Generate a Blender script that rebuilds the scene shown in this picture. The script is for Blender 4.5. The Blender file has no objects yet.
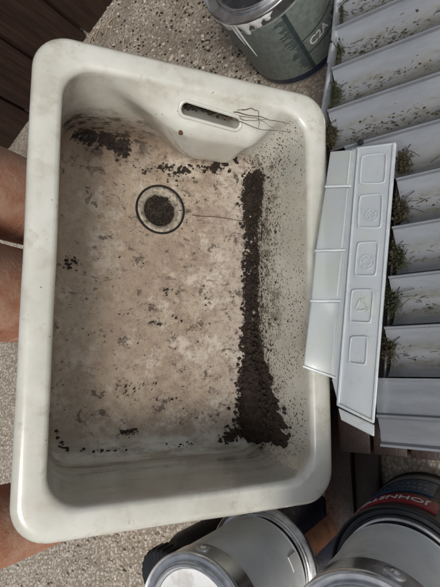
import bpy, bmesh, math, random
from mathutils import Vector, Matrix, noise
random.seed(7)
S = bpy.context.scene
COL = S.collection
R = math.radians

# ------------------------------------------------------------------ camera
# f = 450 px on a 440 x 587 picture; the plumb line through the lens meets the picture at (500, 370)
F, PX, PY, H = 450.0, 220.0, 293.5, 0.812
g = Vector((280, 76.5, 450)).normalized()                 # straight down, in camera axes (right, down, forward)
_e = Vector((1, 0, 0)); WX = (_e - _e.dot(g) * g).normalized(); WZ = -g; WY = WZ.cross(WX)
ROT = Matrix((WX, WY, WZ))                                # camera axes -> world axes
def gp(px, py, z):
    """point at height z seen at a pixel of the photograph"""
    r = Vector(((px - PX) / F, (py - PY) / F, 1)); t = (H - z) / r.dot(g)
    w = ROT @ (r * t); return Vector((w.x, w.y, z))
cd = bpy.data.cameras.new('camera'); cam = bpy.data.objects.new('camera', cd); COL.objects.link(cam)
cd.sensor_fit = 'VERTICAL'; cd.sensor_height = 36; cd.lens = 36 * F / 587; cd.clip_start = .01; cd.clip_end = 200
m3 = Matrix((ROT @ Vector((1, 0, 0)), ROT @ Vector((0, -1, 0)), ROT @ Vector((0, 0, -1)))).transposed()
cam.matrix_world = Matrix.Translation((0, 0, H)) @ m3.to_4x4()
S.camera = cam

# ------------------------------------------------------------------ light
SUN_ELEV, SUN_AZ = R(52), R(-46)                          # azimuth measured from +X towards +Y
w = bpy.data.worlds.new('World'); S.world = w; w.use_nodes = True
nt = w.node_tree; nt.nodes.clear()
sky = nt.nodes.new('ShaderNodeTexSky'); sky.sky_type = 'NISHITA'; sky.sun_disc = False
sky.sun_elevation = SUN_ELEV; sky.sun_rotation = math.pi / 2 - SUN_AZ; sky.dust_density = 3; sky.air_density = 1
hs = nt.nodes.new('ShaderNodeHueSaturation'); hs.inputs['Saturation'].default_value = .42
bg = nt.nodes.new('ShaderNodeBackground'); bg.inputs[1].default_value = .10
wo = nt.nodes.new('ShaderNodeOutputWorld')
nt.links.new(sky.outputs[0], hs.inputs['Color']); nt.links.new(hs.outputs[0], bg.inputs[0]); nt.links.new(bg.outputs[0], wo.inputs[0])
sl = bpy.data.lights.new('sun', 'SUN'); sl.energy = 1.5; sl.angle = R(18); sl.color = (1, .96, .9)
so = bpy.data.objects.new('sun', sl); COL.objects.link(so)
sd = Vector((math.cos(SUN_ELEV) * math.cos(SUN_AZ), math.cos(SUN_ELEV) * math.sin(SUN_AZ), math.sin(SUN_ELEV)))
so.rotation_euler = sd.to_track_quat('Z', 'Y').to_euler(); so.location = sd * 5
vs = S.view_settings; vs.view_transform = 'Standard'; vs.look = 'None'; vs.gamma = 1; vs.use_curve_mapping = False; vs.exposure = 0.2
S.render.engine = 'CYCLES'

# ------------------------------------------------------------------ node helper
class N:
    def __init__(s, name):
        s.m = bpy.data.materials.new(name); s.m.use_nodes = True; s.t = s.m.node_tree; s.t.nodes.clear()
        s.out = s.n('ShaderNodeOutputMaterial'); s.b = s.n('ShaderNodeBsdfPrincipled'); s.l(s.b.outputs[0], s.out.inputs[0])
        s.co = s.n('ShaderNodeTexCoord').outputs['Object']
    def n(s, k): return s.t.nodes.new(k)
    def l(s, a, b): s.t.links.new(a, b)
    def put(s, sock, v):
        if isinstance(v, bpy.types.NodeSocket): s.l(v, sock)
        elif isinstance(v, tuple) and len(v) == 3 and sock.type == 'RGBA': sock.default_value = (*v, 1)
        else: sock.default_value = v
    def set(s, **k):
        for a, v in k.items(): s.put(s.b.inputs[a.replace('_', ' ')], v)
        return s
    def math(s, op, a, b=0.0, c=0.0, clamp=False):
        n = s.n('ShaderNodeMath'); n.operation = op; n.use_clamp = clamp
        for i, v in enumerate((a, b, c)): s.put(n.inputs[i], v)
        return n.outputs[0]
    def mul(s, a, b): return s.math('MULTIPLY', a, b)
    def add(s, a, b): return s.math('ADD', a, b, clamp=True)
    def inv(s, a): return s.math('SUBTRACT', 1.0, a, clamp=True)
    def ss(s, v, a, b, x=0.0, y=1.0):
        n = s.n('ShaderNodeMapRange'); n.interpolation_type = 'SMOOTHSTEP'
        s.put(n.inputs[0], v)
        if a > b: a, b, x, y = b, a, y, x
        for i, q in enumerate((a, b, x, y)): n.inputs[i + 1].default_value = q
        return n.outputs[0]
    def mapv(s, scale=(1, 1, 1), loc=(0, 0, 0), rot=(0, 0, 0)):
        n = s.n('ShaderNodeMapping'); s.l(s.co, n.inputs[0]); n.inputs[1].default_value = loc; n.inputs[2].default_value = rot; n.inputs[3].default_value = scale
        return n.outputs[0]
    def noise(s, sc, det=4, rough=.55, vec=None, dist=0.0, four=None):
        n = s.n('ShaderNodeTexNoise'); s.put(n.inputs['Vector'], vec or s.co); n.inputs['Scale'].default_value = sc
        n.inputs['Detail'].default_value = det; n.inputs['Roughness'].default_value = rough; n.inputs['Distortion'].default_value = dist
        return n.outputs[0]
    def vor(s, sc, feat='F1', vec=None, out=0, rnd=1):
        n = s.n('ShaderNodeTexVoronoi'); n.feature = feat; s.put(n.inputs['Vector'], vec or s.co); n.inputs['Scale'].default_value = sc; n.inputs['Randomness'].default_value = rnd
        return n.outputs[out]
    def mix(s, f, a, b, kind='MIX'):
        n = s.n('ShaderNodeMix'); n.data_type = 'RGBA'; n.blend_type = kind
        s.put(n.inputs[0], f); s.put(n.inputs[6], a); s.put(n.inputs[7], b); return n.outputs[2]
    def ramp(s, f, stops):
        n = s.n('ShaderNodeValToRGB'); s.l(f, n.inputs[0]); e = n.color_ramp.elements
        while len(e) < len(stops): e.new(.5)
        for q, (p, c) in zip(e, stops): q.position = p; q.color = (*c, 1)
        return n.outputs[0]
    def xyz(s):
        n = s.n('ShaderNodeSeparateXYZ'); s.l(s.co, n.inputs[0]); return n.outputs
    def bump(s, h, st=.3, d=.002, prev=None):
        n = s.n('ShaderNodeBump'); s.put(n.inputs['Height'], h); n.inputs['Strength'].default_value = st; n.inputs['Distance'].default_value = d
        if prev is not None: s.l(prev, n.inputs['Normal'])
        return n.outputs[0]

M = {}
def mat_plain(name, c, rough=.5, metal=0.0, var=.25, scale=40, bump=.15, dirt=None, coat=0.0):
    a = N(name); n1 = a.noise(scale, 5, .6); n2 = a.noise(scale * 5, 3)
    k = a.mix(a.ss(n1, .3, .7), tuple(x * (1 - var) for x in c), tuple(min(1, x * (1 + var * .6)) for x in c))
    if dirt:
        dn = a.noise(scale * .6, 6, .7, a.mapv(loc=(3, 1, 7))); k = a.mix(a.mul(a.ss(dn, .52, .66), .75), k, dirt)
    a.set(Base_Color=k, Metallic=metal, Roughness=a.ss(n2, .25, .75, max(.03, rough - .1), min(1, rough + .12)))
    if coat: a.set(Coat_Weight=coat)
    if bump: a.set(Normal=a.bump(n2, bump, .0008))
    M[name] = a.m; return a.m

# ------------------------------------------------------------------ mesh helpers
def obj(name, bm, mat=None, parent=None, smooth=None, mw=None):
    me = bpy.data.meshes.new(name)
    if isinstance(bm, bmesh.types.BMesh):
        bmesh.ops.recalc_face_normals(bm, faces=bm.faces[:]); bm.to_mesh(me); bm.free()
    else: me.from_pydata(*bm); me.update()
    if smooth is not None:
        me.shade_smooth()
        if smooth < 180: me.set_sharp_from_angle(angle=R(smooth))
    if mat: me.materials.append(M[mat])
    o = bpy.data.objects.new(name, me); COL.objects.link(o)
    if parent: o.parent = parent
    if mw is not None: o.matrix_world = mw
    return o
def copyo(o, parent=None, loc=None, rz=None):
    c = o.copy(); COL.objects.link(c)
    if parent: c.parent = parent
    if loc is not None: c.location = loc
    if rz is not None: c.rotation_euler.z = rz
    return c
def empty(name, loc=(0, 0, 0), rz=0.0):
    o = bpy.data.objects.new(name, None); COL.objects.link(o); o.location = loc; o.rotation_euler.z = rz; o.empty_display_size = .02; return o
def tag(o, label, cat, group=None, kind=None):
    o['label'] = label; o['category'] = cat
    if group: o['group'] = group
    if kind: o['kind'] = kind
    return o
def structure(o): o['kind'] = 'structure'; return o
def lathe(bm, prof, seg=64, c=(0, 0, 0), a0=0.0, a1=2 * math.pi):
    full = abs(a1 - a0 - 2 * math.pi) < 1e-6; rows = []
    for r, z in prof:
        if r < 1e-6: rows.append([bm.verts.new((c[0], c[1], c[2] + z))]); continue
        rows.append([bm.verts.new((c[0] + r * math.cos(a0 + (a1 - a0) * i / seg), c[1] + r * math.sin(a0 + (a1 - a0) * i / seg), c[2] + z)) for i in range(seg if full else seg + 1)])
    for p, q in zip(rows, rows[1:]):
        for i in range(seg):
            j = (i + 1) % seg if full else i + 1
            if len(p) == 1 and len(q) == 1: continue
            if len(p) == 1: bm.faces.new((p[0], q[i], q[j]))
            elif len(q) == 1: bm.faces.new((p[i], q[0], p[j]))
            else: bm.faces.new((p[i], q[i], q[j], p[j]))
    return bm
def box(bm, c, d, bev=0.0, mw=None, seg=2):
    r = bmesh.ops.create_cube(bm, size=1); vs_ = r['verts']
    for v in vs_: v.co = Vector((v.co.x * d[0] + c[0], v.co.y * d[1] + c[1], v.co.z * d[2] + c[2]))
    if bev:
        es = list({e for v in vs_ for e in v.link_edges}); rr = bmesh.ops.bevel(bm, geom=es, offset=bev, segments=seg, affect='EDGES', profile=.5); vs_ = list({v for f_ in rr['faces'] for v in f_.verts} | {v for v in vs_ if v.is_valid})
    if mw is not None:
        for v in vs_: v.co = mw @ v.co
    return bm
def tube(bm, pts, rad, seg=8, cap=True):
    pts = [Vector(p) for p in pts]; rows = []; rr = rad if isinstance(rad, (list, tuple)) else [rad] * len(pts)
    nrm = None
    for i, p in enumerate(pts):
        t = (pts[min(i + 1, len(pts) - 1)] - pts[max(i - 1, 0)]).normalized()
        if nrm is None: nrm = t.orthogonal().normalized()
        nrm = (nrm - nrm.dot(t) * t).normalized(); b = t.cross(nrm)
        rows.append([bm.verts.new(p + (nrm * math.cos(2 * math.pi * k / seg) + b * math.sin(2 * math.pi * k / seg)) * rr[i]) for k in range(seg)])
    for p, q in zip(rows, rows[1:]):
        for k in range(seg): bm.faces.new((p[k], p[(k + 1) % seg], q[(k + 1) % seg], q[k]))
    if cap: bm.faces.new(rows[0][::-1]); bm.faces.new(rows[-1])
    return bm
def sstep(x, a, b):
    t = max(0, min(1, (x - a) / (b - a))); return t * t * (3 - 2 * t)
ICO = {}
def lump(bm, c, r, sub=1, amp=.35, sq=(1, 1, 1), mw=None):
    if sub not in ICO:
        b2 = bmesh.new(); bmesh.ops.create_icosphere(b2, subdivisions=sub, radius=1); b2.verts.index_update()
        ICO[sub] = ([v.co.copy() for v in b2.verts], [[v.index for v in f_.verts] for f_ in b2.faces]); b2.free()
    off = Vector((random.random() * 50, random.random() * 50, 0))
    q = Matrix.Rotation(random.random() * 6.3, 3, Vector((random.random() - .5, random.random() - .5, random.random() - .5)))
    out = []
    for d in ICO[sub][0]:
        k = 1 + amp * noise.noise(d * 1.3 + off) * 1.6
        p = q @ (d * k); out.append(bm.verts.new((p.x * sq[0] * r + c[0], p.y * sq[1] * r + c[1], p.z * sq[2] * r + c[2])))
    for f_ in ICO[sub][1]: bm.faces.new([out[i] for i in f_])

# ------------------------------------------------------------------ materials
def materials():
    # glazed fireclay with stains (object space: x short side, y long side, z up out of the bowl)
    a = N('glaze'); x, y, z = a.xyz()
    w1 = a.noise(9, 5, .6); w2 = a.noise(34, 4, .65); w3 = a.noise(110, 3, .7); w4 = a.noise(330, 2, .6)
    clean = a.mix(a.ss(w1, .35, .65), (.50, .49, .42), (.62, .615, .55))
    clean = a.mix(a.mul(a.ss(w2, .5, .72), .35), clean, (.42, .39, .31))
    zj = a.math('ADD', z, a.mul(a.math('SUBTRACT', w2, .5), .03))
    low = a.ss(zj, -.135, -.176)                               # the floor and the foot of the walls
    beige = a.mix(a.ss(w1, .36, .62), (.41, .335, .245), (.31, .225, .155))
    beige = a.mix(a.ss(w2, .42, .66), beige, (.27, .19, .135))
    pale = a.mul(a.ss(a.noise(16, 6, .7, a.mapv(loc=(5, 2, 1))), .5, .62), .75)
    beige = a.mix(pale, beige, (.58, .51, .42))
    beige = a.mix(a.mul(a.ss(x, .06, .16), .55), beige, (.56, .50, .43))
    beige = a.mix(a.mul(a.ss(w3, .42, .70), .75), beige, (.17, .115, .078))
    beige = a.mix(a.mul(a.ss(w4, .5, .7), .22), beige, (.56, .49, .41)); beige = a.mix(a.mul(a.ss(x, .08, -.15), .5), beige, (.255, .19, .125))  # last mix browns the floor leftward, putting its shaded side into the stain colour
    k = a.mix(a.mul(low, .95), clean, beige)
    # soot coloured blotches on the floor
    bl = a.mul(a.ss(a.noise(30, 5, .78, a.mapv((1, 1, 1), (1, 9, 4))), .585, .65), low)
    k = a.mix(a.mul(bl, .8), k, (.045, .03, .02))
    sc = a.mul(a.ss(a.noise(60, 4, .75, a.mapv((.8, 1.3, 1), (2, 2, 2), (0, 0, .6)), .8), .60, .66), low)
    k = a.mix(a.mul(sc, .75), k, (.06, .04, .028))
    # fine speckle of splashed soil: dense on the wall where the soil lies
    inside = a.ss(z, -.002, -.02)
    rw = a.mul(a.ss(x, .135, .165), inside)
    dens = a.math('ADD', .045, a.mul(rw, a.math('ADD', .17, a.ss(z, -.03, -.17, 0, .17))))
    dens = a.math('ADD', dens, a.mul(a.ss(a.noise(12, 4, .6, a.mapv(loc=(8, 8, 1))), .35, .7, -.05, .08), rw))
    sp = a.mul(a.math('LESS_THAN', a.math('ADD', a.vor(170), a.mul(a.math('SUBTRACT', w4, .5), .5)), dens), inside)
    sp2 = a.math('LESS_THAN', a.math('ADD', a.vor(420), a.mul(a.math('SUBTRACT', w4, .5), .5)), a.math('ADD', dens, -.01))
    k = a.mix(a.mul(a.add(sp, a.mul(sp2, a.mul(inside, .8))), .9), k, (.05, .036, .026))
    wv = a.ss(a.noise(45, 6, .75, a.mapv(loc=(1, 1, 6))), .50, .60)
    k = a.mix(a.mul(a.mul(wv, rw), a.ss(z, -.04, -.15)), k, (.07, .05, .035))
    # brown tide marks at the foot of the end walls
    tw = a.mul(a.mul(a.ss(y, .19, .25), a.ss(zj, -.075, -.14)), a.ss(x, .03, -.06))
    k = a.mix(a.mul(tw, .8), k, (.17, .115, .075))
    k = a.mix(a.mul(a.mul(tw, a.ss(a.noise(40, 8, .75, a.mapv((1, 1, 2))), .5, .57)), .9), k, (.03, .022, .016))
    bw = a.mul(a.ss(y, -.205, -.25), inside)
    st = a.noise(18, 7, .7, a.mapv((.35, 1, 3.2), (1, 4, 2)))
    k = a.mix(a.mul(bw, .45), k, (.44, .44, .355))
    scum = a.mul(a.mul(a.ss(y, -.222, -.238), a.ss(zj, -.150, -.172)), a.ss(a.noise(28, 5, .7, a.mapv((.5, 1, 1), (3, 3, 3))), .42, .58)); k = a.mix(a.mul(scum, .65), k, (.62, .59, .50))
    k = a.mix(a.mul(a.mul(bw, a.ss(st, .47, .64)), a.ss(z, -.03, -.15, .15, .75)), k, (.19, .165, .115))
    # rim: faint yellow grime and chips
    k = a.mix(a.mul(a.mul(a.ss(z, -.03, -.004), a.ss(w2, .48, .7)), .4), k, (.42, .39, .30))
    chip = a.mul(a.math('LESS_THAN', a.math('ADD', a.vor(34, vec=a.mapv(loc=(.3, .1, .2))), a.mul(a.math('SUBTRACT', w4, .42), .55)), .06), a.ss(z, -.025, -.004))
    smear = a.mul(a.ss(a.noise(22, 5, .75, a.mapv((1, 1, 1), (7, 3, 1))), .56, .66), a.ss(z, -.03, -.004)); k = a.mix(a.mul(smear, .35), k, (.30, .26, .19))
    k = a.mix(a.mul(chip, .8), k, (.12, .09, .06))
    rough = a.math('ADD', a.mul(low, .4), a.ss(w2, .3, .7, .16, .32))
    hgt = a.mul(a.math('ADD', w3, w4), a.ss(z, -.13, -.18, .08, .95))
    a.set(Base_Color=k, Roughness=rough, Coat_Weight=a.mul(a.inv(low), .8), Coat_Roughness=.10, Normal=a.bump(hgt, .35, .0012)); M['glaze'] = a.m

    a = N('soil'); n1 = a.noise(90, 6, .7); n2 = a.noise(400, 4, .7)
    k = a.mix(a.ss(n1, .3, .7), (.014, .009, .006), (.045, .030, .020)); k = a.mix(a.ss(n2, .58, .75), k, (.10, .07, .045))
    a.set(Base_Color=k, Roughness=.95, Normal=a.bump(a.math('ADD', n1, n2), .9, .002)); M['soil'] = a.m

    a = N('concrete'); n0 = a.noise(2.2, 5, .6); n1 = a.noise(30, 6, .65); v = a.vor(150, out=1); vd = a.vor(150); v2 = a.vor(330, out=1)
    hs_ = a.n('ShaderNodeSeparateColor'); a.l(v, hs_.inputs[0]); h2 = a.n('ShaderNodeSeparateColor'); a.l(v2, h2.inputs[0])
    k = a.ramp(hs_.outputs[0], [(0, (.21, .175, .14)), (.35, (.40, .345, .28)), (.7, (.53, .475, .40)), (1, (.70, .65, .57))])
    k = a.mix(.45, k, a.ramp(h2.outputs[1], [(0, (.24, .20, .16)), (1, (.58, .53, .45))]))
    k = a.mix(a.ss(vd, .4, .7), k, (.28, .235, .18))
    k = a.mix(a.mul(a.ss(n0, .45, .7), .5), k, (.20, .165, .125)); k = a.mix(a.mul(a.ss(n1, .58, .7), .5), k, (.12, .095, .07))
    gx, gy, gz = a.xyz(); soil_shade = a.mul(a.ss(gy, .42, .68), a.ss(a.noise(7, 6, .7, a.mapv(loc=(2, 5, 0))), .30, .62)); k = a.mix(a.mul(soil_shade, .75), k, (.145, .115, .085))  # soil brown painted in to darken the ground the fence shades
    hb = a.math('ADD', a.mul(a.inv(vd), 1.0), a.mul(n1, .6))
    a.set(Base_Color=k, Roughness=.9, Normal=a.bump(hb, .7, .004)); M['concrete'] = a.m
    mat_plain('stone', (.42, .37, .30), .85, var=.5, scale=60); mat_plain('straw', (.40, .33, .20), .8, var=.4)

    a = N('timber'); gr = a.noise(14, 6, .65, a.mapv((6, 6, .5))); fi = a.noise(120, 4, .6, a.mapv((3, 3, .12)))
    k = a.mix(a.ss(gr, .3, .7), (.015, .006, .0035), (.036, .0155, .0085)); k = a.mix(a.mul(a.ss(fi, .5, .7), .6), k, (.014, .007, .005))
    a.set(Base_Color=k, Roughness=a.ss(gr, .3, .7, .42, .62), Normal=a.bump(a.math('ADD', gr, fi), .35, .0015)); M['timber'] = a.m

    a = N('terracotta'); n1 = a.noise(11, 6, .6); n2 = a.noise(150, 4, .65)
    k = a.mix(a.ss(n1, .3, .7), (.31, .135, .080), (.42, .205, .13)); k = a.mix(a.mul(a.ss(n1, .58, .72), .55), k, (.60, .46, .36)); k = a.mix(a.mul(a.ss(n2, .55, .7), .6), k, (.20, .09, .055))
    k = a.mix(a.mul(a.ss(a.noise(5, 6, .7, a.mapv((1, 1, 1), (4, 4, 4))), .48, .62), .45), k, (.50, .36, .27))
    rg = a.noise(60, 2, .5, a.mapv((.02, .02, 1)))
    a.set(Base_Color=k, Roughness=.95, Specular_IOR_Level=.15, Normal=a.bump(rg, .18, .003, a.bump(n2, .7, .002))); M['terracotta'] = a.m

    # grey ribbed sheet: x along the slats, streaks of green algae and mud
    a = N('slat_grey'); n1 = a.noise(7, 6, .65, a.mapv((.6, 3, 1))); n2 = a.noise(30, 7, .75, a.mapv((.5, 1.5, 1), (1, 1, 0))); n3 = a.noise(240, 3, .6, a.mapv((.3, 1, 1)))
    k = a.mix(a.ss(n1, .3, .7), (.20, .21, .225), (.29, .305, .325))
    info = a.n('ShaderNodeObjectInfo').outputs['Random']; x, y, z = a.xyz()
    trough = a.ss(z, -.008, -.020)
    k = a.mix(a.mul(a.mul(a.ss(n2, .46, .60), trough), a.ss(info, 0, 1, .5, .9)), k, (.15, .145, .10))
    k = a.mix(a.mul(a.mul(a.ss(n2, .56, .64), trough), .85), k, (.06, .055, .035))
    k = a.mix(a.mul(trough, .25), k, (.27, .25, .22)); k = a.mix(a.mul(a.ss(n3, .6, .75), .3), k, (.2, .2, .19))
    a.set(Base_Color=k, Metallic=.4, Roughness=a.ss(n2, .35, .7, .24, .44), Normal=a.bump(n3, .12, .0008)); M['slat_grey'] = a.m

    a = N('milky'); n1 = a.noise(20, 5, .6); n2 = a.noise(180, 4, .6)
    k = a.mix(a.ss(n1, .3, .7), (.80, .85, .88), (.88, .92, .94)); k = a.mix(a.mul(a.ss(n1, .52, .66), .35), k, (.80, .83, .64)); k = a.mix(a.mul(a.ss(a.noise(70, 5, .75), .56, .68), .35), k, (.45, .45, .40))
    a.set(Base_Color=k, Roughness=a.ss(n1, .3, .7, .30, .44), Transmission_Weight=.58, Coat_Weight=.5, Coat_Roughness=.15, IOR=1.4, Normal=a.bump(n1, .15, .001)); M['milky'] = a.m
    a = N('milky_thin'); n1 = a.noise(24, 4, .6); a.set(Base_Color=a.mix(a.ss(n1, .35, .65), (.86, .91, .93), (.87, .91, .86)), Roughness=.26, Transmission_Weight=.70, IOR=1.35, Coat_Weight=.6, Coat_Roughness=.12, Normal=a.bump(n1, .12, .001)); M['milky_thin'] = a.m

    a = N('tin'); n1 = a.noise(30, 5, .65); n2 = a.noise(200, 4, .6)
    k = a.mix(a.ss(n1, .3, .7), (.50, .505, .51), (.64, .645, .65)); k = a.mix(a.mul(a.ss(n1, .6, .72), .6), k, (.24, .21, .18))
    a.set(Base_Color=k, Metallic=.95, Roughness=a.ss(n1, .3, .7, .20, .40), Normal=a.bump(n2, .08, .0006)); M['tin'] = a.m
    mat_plain('grey_label', (.50, .515, .515), .38, var=.12, scale=18, bump=.06, dirt=(.26, .25, .23))
    mat_plain('white_paint', (.78, .78, .76), .4, var=.08, scale=30, bump=.1, dirt=(.55, .53, .48))
    mat_plain('navy', (.018, .026, .055), .32, var=.3, scale=25, bump=.06)
    mat_plain('black', (.014, .015, .018), .42, var=.3, scale=40, bump=.15)
    mat_plain('red_label', (.30, .018, .028), .35, var=.2, scale=30, bump=.05)
    mat_plain('blue_label', (.03, .085, .17), .38, var=.25, scale=30, bump=.05)
    mat_plain('blue_print', (.18, .30, .42), .4, var=.2, bump=0)
    mat_plain('grey_print', (.24, .26, .26), .4, var=.2, bump=0)
    mat_plain('white_print', (.75, .73, .70), .4, var=.05, bump=0)
    mat_plain('sage_label', (.18, .205, .188), .45, var=.22, scale=120, bump=.1)
    mat_plain('sage_dark', (.045, .062, .064), .45, var=.25, scale=60, bump=.05)
    mat_plain('orange_label', (.30, .135, .075), .5, var=.3, scale=40, bump=.06, dirt=(.10, .06, .05))
    mat_plain('rust', (.16, .075, .035), .7, metal=.3, var=.5, scale=120, bump=.4)
    mat_plain('lid_dark', (.035, .038, .042), .3, metal=.3, var=.3, scale=30, bump=.05, dirt=(.16, .16, .155))
    mat_plain('moss', (.038, .042, .016), .95, var=.6, scale=200, bump=.4)
    mat_plain('moss_dead', (.055, .044, .022), .95, var=.6, scale=150, bump=.4)
    mat_plain('stem', (.10, .065, .04), .8, var=.5, scale=200, bump=.2)
    mat_plain('grate', (.36, .31, .245), .6, metal=.05, var=.45, scale=150, bump=.5, dirt=(.06, .045, .03))
    mat_plain('char', (.012, .009, .007), .9, var=.4, scale=120, bump=.6)
materials()

# ------------------------------------------------------------------ ground
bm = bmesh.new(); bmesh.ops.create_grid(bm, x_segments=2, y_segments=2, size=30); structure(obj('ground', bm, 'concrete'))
def scatter(name, mat, n, area, rmin, rmax, sq, label, cat, sub=1):
    bm = bmesh.new()
    for i in range(n):
        px, py = area(); p = gp(px, py, 0); r = rmin + (rmax - rmin) * random.random() ** 3
        lump(bm, (p.x, p.y, r * .25), r, sub, .3, (1, .75, .55))
    return tag(obj(name, bm, mat, smooth=50), label, cat, kind='stuff')
def vis():
    q = random.random()
    if q < .52: return random.uniform(85, 260), random.uniform(-25, 80)
    if q < .62: return random.uniform(-25, 25), random.uniform(330, 500)
    return random.uniform(-10, 180), random.uniform(500, 610)
scatter('gravel', 'stone', 1500, vis, .0012, .0065, (1, 1, 1), 'loose grit and small stones scattered on the concrete', 'gravel')
scatter('shade_crumbs', 'soil', 1300, lambda: (random.uniform(80, 265), random.uniform(-25, 85)), .0008, .0045, (1, 1, 1), 'dark soil crumbs added to darken the shaded concrete between fence and green tin', 'soil')  # crumbs added to deepen the fence's shade on the ground
bm = bmesh.new()
for px, py, a_, L_ in [(98, 32, 1.05, .05), (108, 27, 1.2, .045), (124, 43, 1.5, .04), (152, 47, .3, .02), (112, 20, .4, .03), (135, 30, 2.4, .03), (184, 12, .8, .03), (92, 38, .9, .035)]:
    p = gp(px, py, .003); d = Vector((math.cos(a_), math.sin(a_), 0)) * L_ / 2
    tube(bm, [p - d, p + Vector((0, 0, .003)), p + d], .0012, 5)
tag(obj('straw_litter', bm, 'straw', smooth=60), 'pale bits of straw littering the concrete by the dark fence', 'straw', kind='stuff')

# ------------------------------------------------------------------ sink
HX, HY, FLOOR, BASE = .21, .30, -.185, -.255
CC = Vector((-.03017072, -.01233797, .58565019))           # centre of the rim, camera axes
n_c = Vector((-.36986883, .08691399, .92500973)).normalized()
e_c = (Vector((.16760925, -.30215797, .69196481)) - Vector((-.22225687, -.31964362, .53771824))).normalized()
e_c = (e_c - e_c.dot(n_c) * n_c).normalized(); v_c = n_c.cross(e_c)
SX, SY, SZ = ROT @ e_c, ROT @ (-v_c), ROT @ (-n_c)
so_ = ROT @ CC + Vector((0, 0, H))
MS = Matrix((SX, SY, SZ)).transposed().to_4x4(); MS.translation = so_
def sink_at(px, py, depth):
    """sink coordinates of the point seen at a pixel on the plane this deep below the rim"""
    r = ROT @ Vector(((px - PX) / F, (py - PY) / F, 1)); o = Vector((0, 0, H)); nn = SZ; c = so_ - SZ * depth
    t = (c - o).dot(nn) / r.dot(nn); return MS.inverted() @ (o + r * t)
NC, NXS, NYS = 10, 84, 60
def ring(hx, hy, r):
    r = max(r, .0005); pts = []
    for k, (sx, sy) in enumerate(((1, 1), (-1, 1), (-1, -1), (1, -1))):
        cx_, cy_ = sx * (hx - r), sy * (hy - r)
        for i in range(NC + 1):
            t = math.pi / 2 * (k + i / NC); pts.append((cx_ + r * math.cos(t), cy_ + r * math.sin(t)))
        nx = ((1, 1), (-1, 1), (-1, -1), (1, -1))[(k + 1) % 4]; n_ = NXS if k % 2 == 0 else NYS
        a = pts[-1]; b = (nx[0] * (hx - r) + r * math.cos(math.pi / 2 * (k + 1)), nx[1] * (hy - r) + r * math.sin(math.pi / 2 * (k + 1)))
        for i in range(1, n_): pts.append((a[0] + (b[0] - a[0]) * i / n_, a[1] + (b[1] - a[1]) * i / n_))
    return pts
def bulge(x, d):
    xc = .020 + .03 * sstep(d, 0, .18); hw = .135 - .075 * sstep(d, .01, .18)
    q = abs(x - xc) / (hw * (1.12 if x < xc else 1)); soft = 1 - (sstep(q, .12, 1.0) if x < xc else sstep(q, .5, 1.0))
    return .046 * soft * sstep(d, .002, .042) * (1 - .66 * sstep(d, .10, .19))
prof = []                                                   # inset, height, corner radius
prof += [(.030, BASE, .03), (.016, BASE + .004, .035), (.008, BASE + .014, .038), (.006, -.13, .04), (.005, -.045, .042), (.002, -.034, .043), (0, -.026, .044), (0, -.016, .045)]
for i in range(1, 7):
    t = math.pi / 2 * i / 6; prof.append((.012 - .012 * math.cos(t), -.012 + .012 * math.sin(t), .045 - .006 * i / 6))
prof += [(.018, .0004, .04), (.024, 0, .042)]
for i in range(1, 8):
    t = math.pi / 2 * i / 7; prof.append((.028 + .009 * math.sin(t), -.009 + .009 * math.cos(t), .040))
prof += [(.037 + .0015 * i / 16, -.009 - (FLOOR * -1 - .020 - .009) * i / 16, .038) for i in range(1, 17)]
for i in range(1, 9):
    t = math.pi / 2 * i / 8; zc = FLOOR + .020; prof.append((.0385 + .020 - .020 * math.cos(t), zc - .020 * math.sin(t), .038 + .006 * i / 8))
prof += [(.0585 + .013 * i, FLOOR - .0004 * i, .044 - .005 * i) for i in range(1, 8)]
bm = bmesh.new(); rows = []
for pi_, (ins, z, r) in enumerate(prof):
    rw = []
    for x, y in ring(HX - ins, HY - ins, r):
        yy, zz = y, z
        if pi_ > 16 and y > 0: 
            lim = sstep(y, HY - ins - .03, HY - ins - .001) if ins < .0605 else 0
            yy = y - bulge(x, -z) * lim
        # hand-made unevenness of fireclay
        wob = noise.noise(Vector((x * 7, y * 7, z * 7))) * .0014
        rw.append(bm.verts.new((x + wob, yy + wob * .7, zz + (wob * .6 if z > -.24 else 0))))
    rows.append(rw)
for p, q in zip(rows, rows[1:]):
    for i in range(len(p)): bm.faces.new((p[i], p[(i + 1) % len(p)], q[(i + 1) % len(p)], q[i]))
bm.faces.new(rows[0][::-1]); bm.faces.new(rows[-1])
bmesh.ops.triangulate(bm, faces=[f_ for f_ in bm.faces if len(f_.verts) > 4])
bowl = obj('bowl', bm)
# cutters: overflow slot and waste hole
DR = sink_at(161, 209, .185)
SL, SR = sink_at(184, 104, .030), sink_at(232, 118, .034)
def cutter_slot():
    bm = bmesh.new(); ax = SR - SL; ax.normalize(); up = Vector((-.1, .60, .70)); up = (up - up.dot(ax) * ax).normalized(); dr = ax.cross(up).normalized()
    if dr.y < 0: dr = -dr
    hw, n_ = .0082, 10; loop = []
    for i in range(n_ + 1): t = math.pi / 2 + math.pi * i / n_; loop.append(SL + ax * math.cos(t) * hw + up * math.sin(t) * hw * 1.15)
    for i in range(n_ + 1): t = -math.pi / 2 + math.pi * i / n_; loop.append(SR + ax * math.cos(t) * hw + up * math.sin(t) * hw)
    A = [bm.verts.new(p - dr * .05) for p in loop]; B = [bm.verts.new(p + dr * .046) for p in loop]
    for i in range(len(A)): j = (i + 1) % len(A); bm.faces.new((A[i], A[j], B[j], B[i]))
    bm.faces.new(A[::-1]); bm.faces.new(B); return obj('cut', bm)
def cutter_hole():
    bm = bmesh.new(); lathe(bm, [(0, -.04), (.041, -.04), (.041, .05), (0, .05)], 64, (DR.x, DR.y, FLOOR + .005)); return obj('cut', bm)
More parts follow.
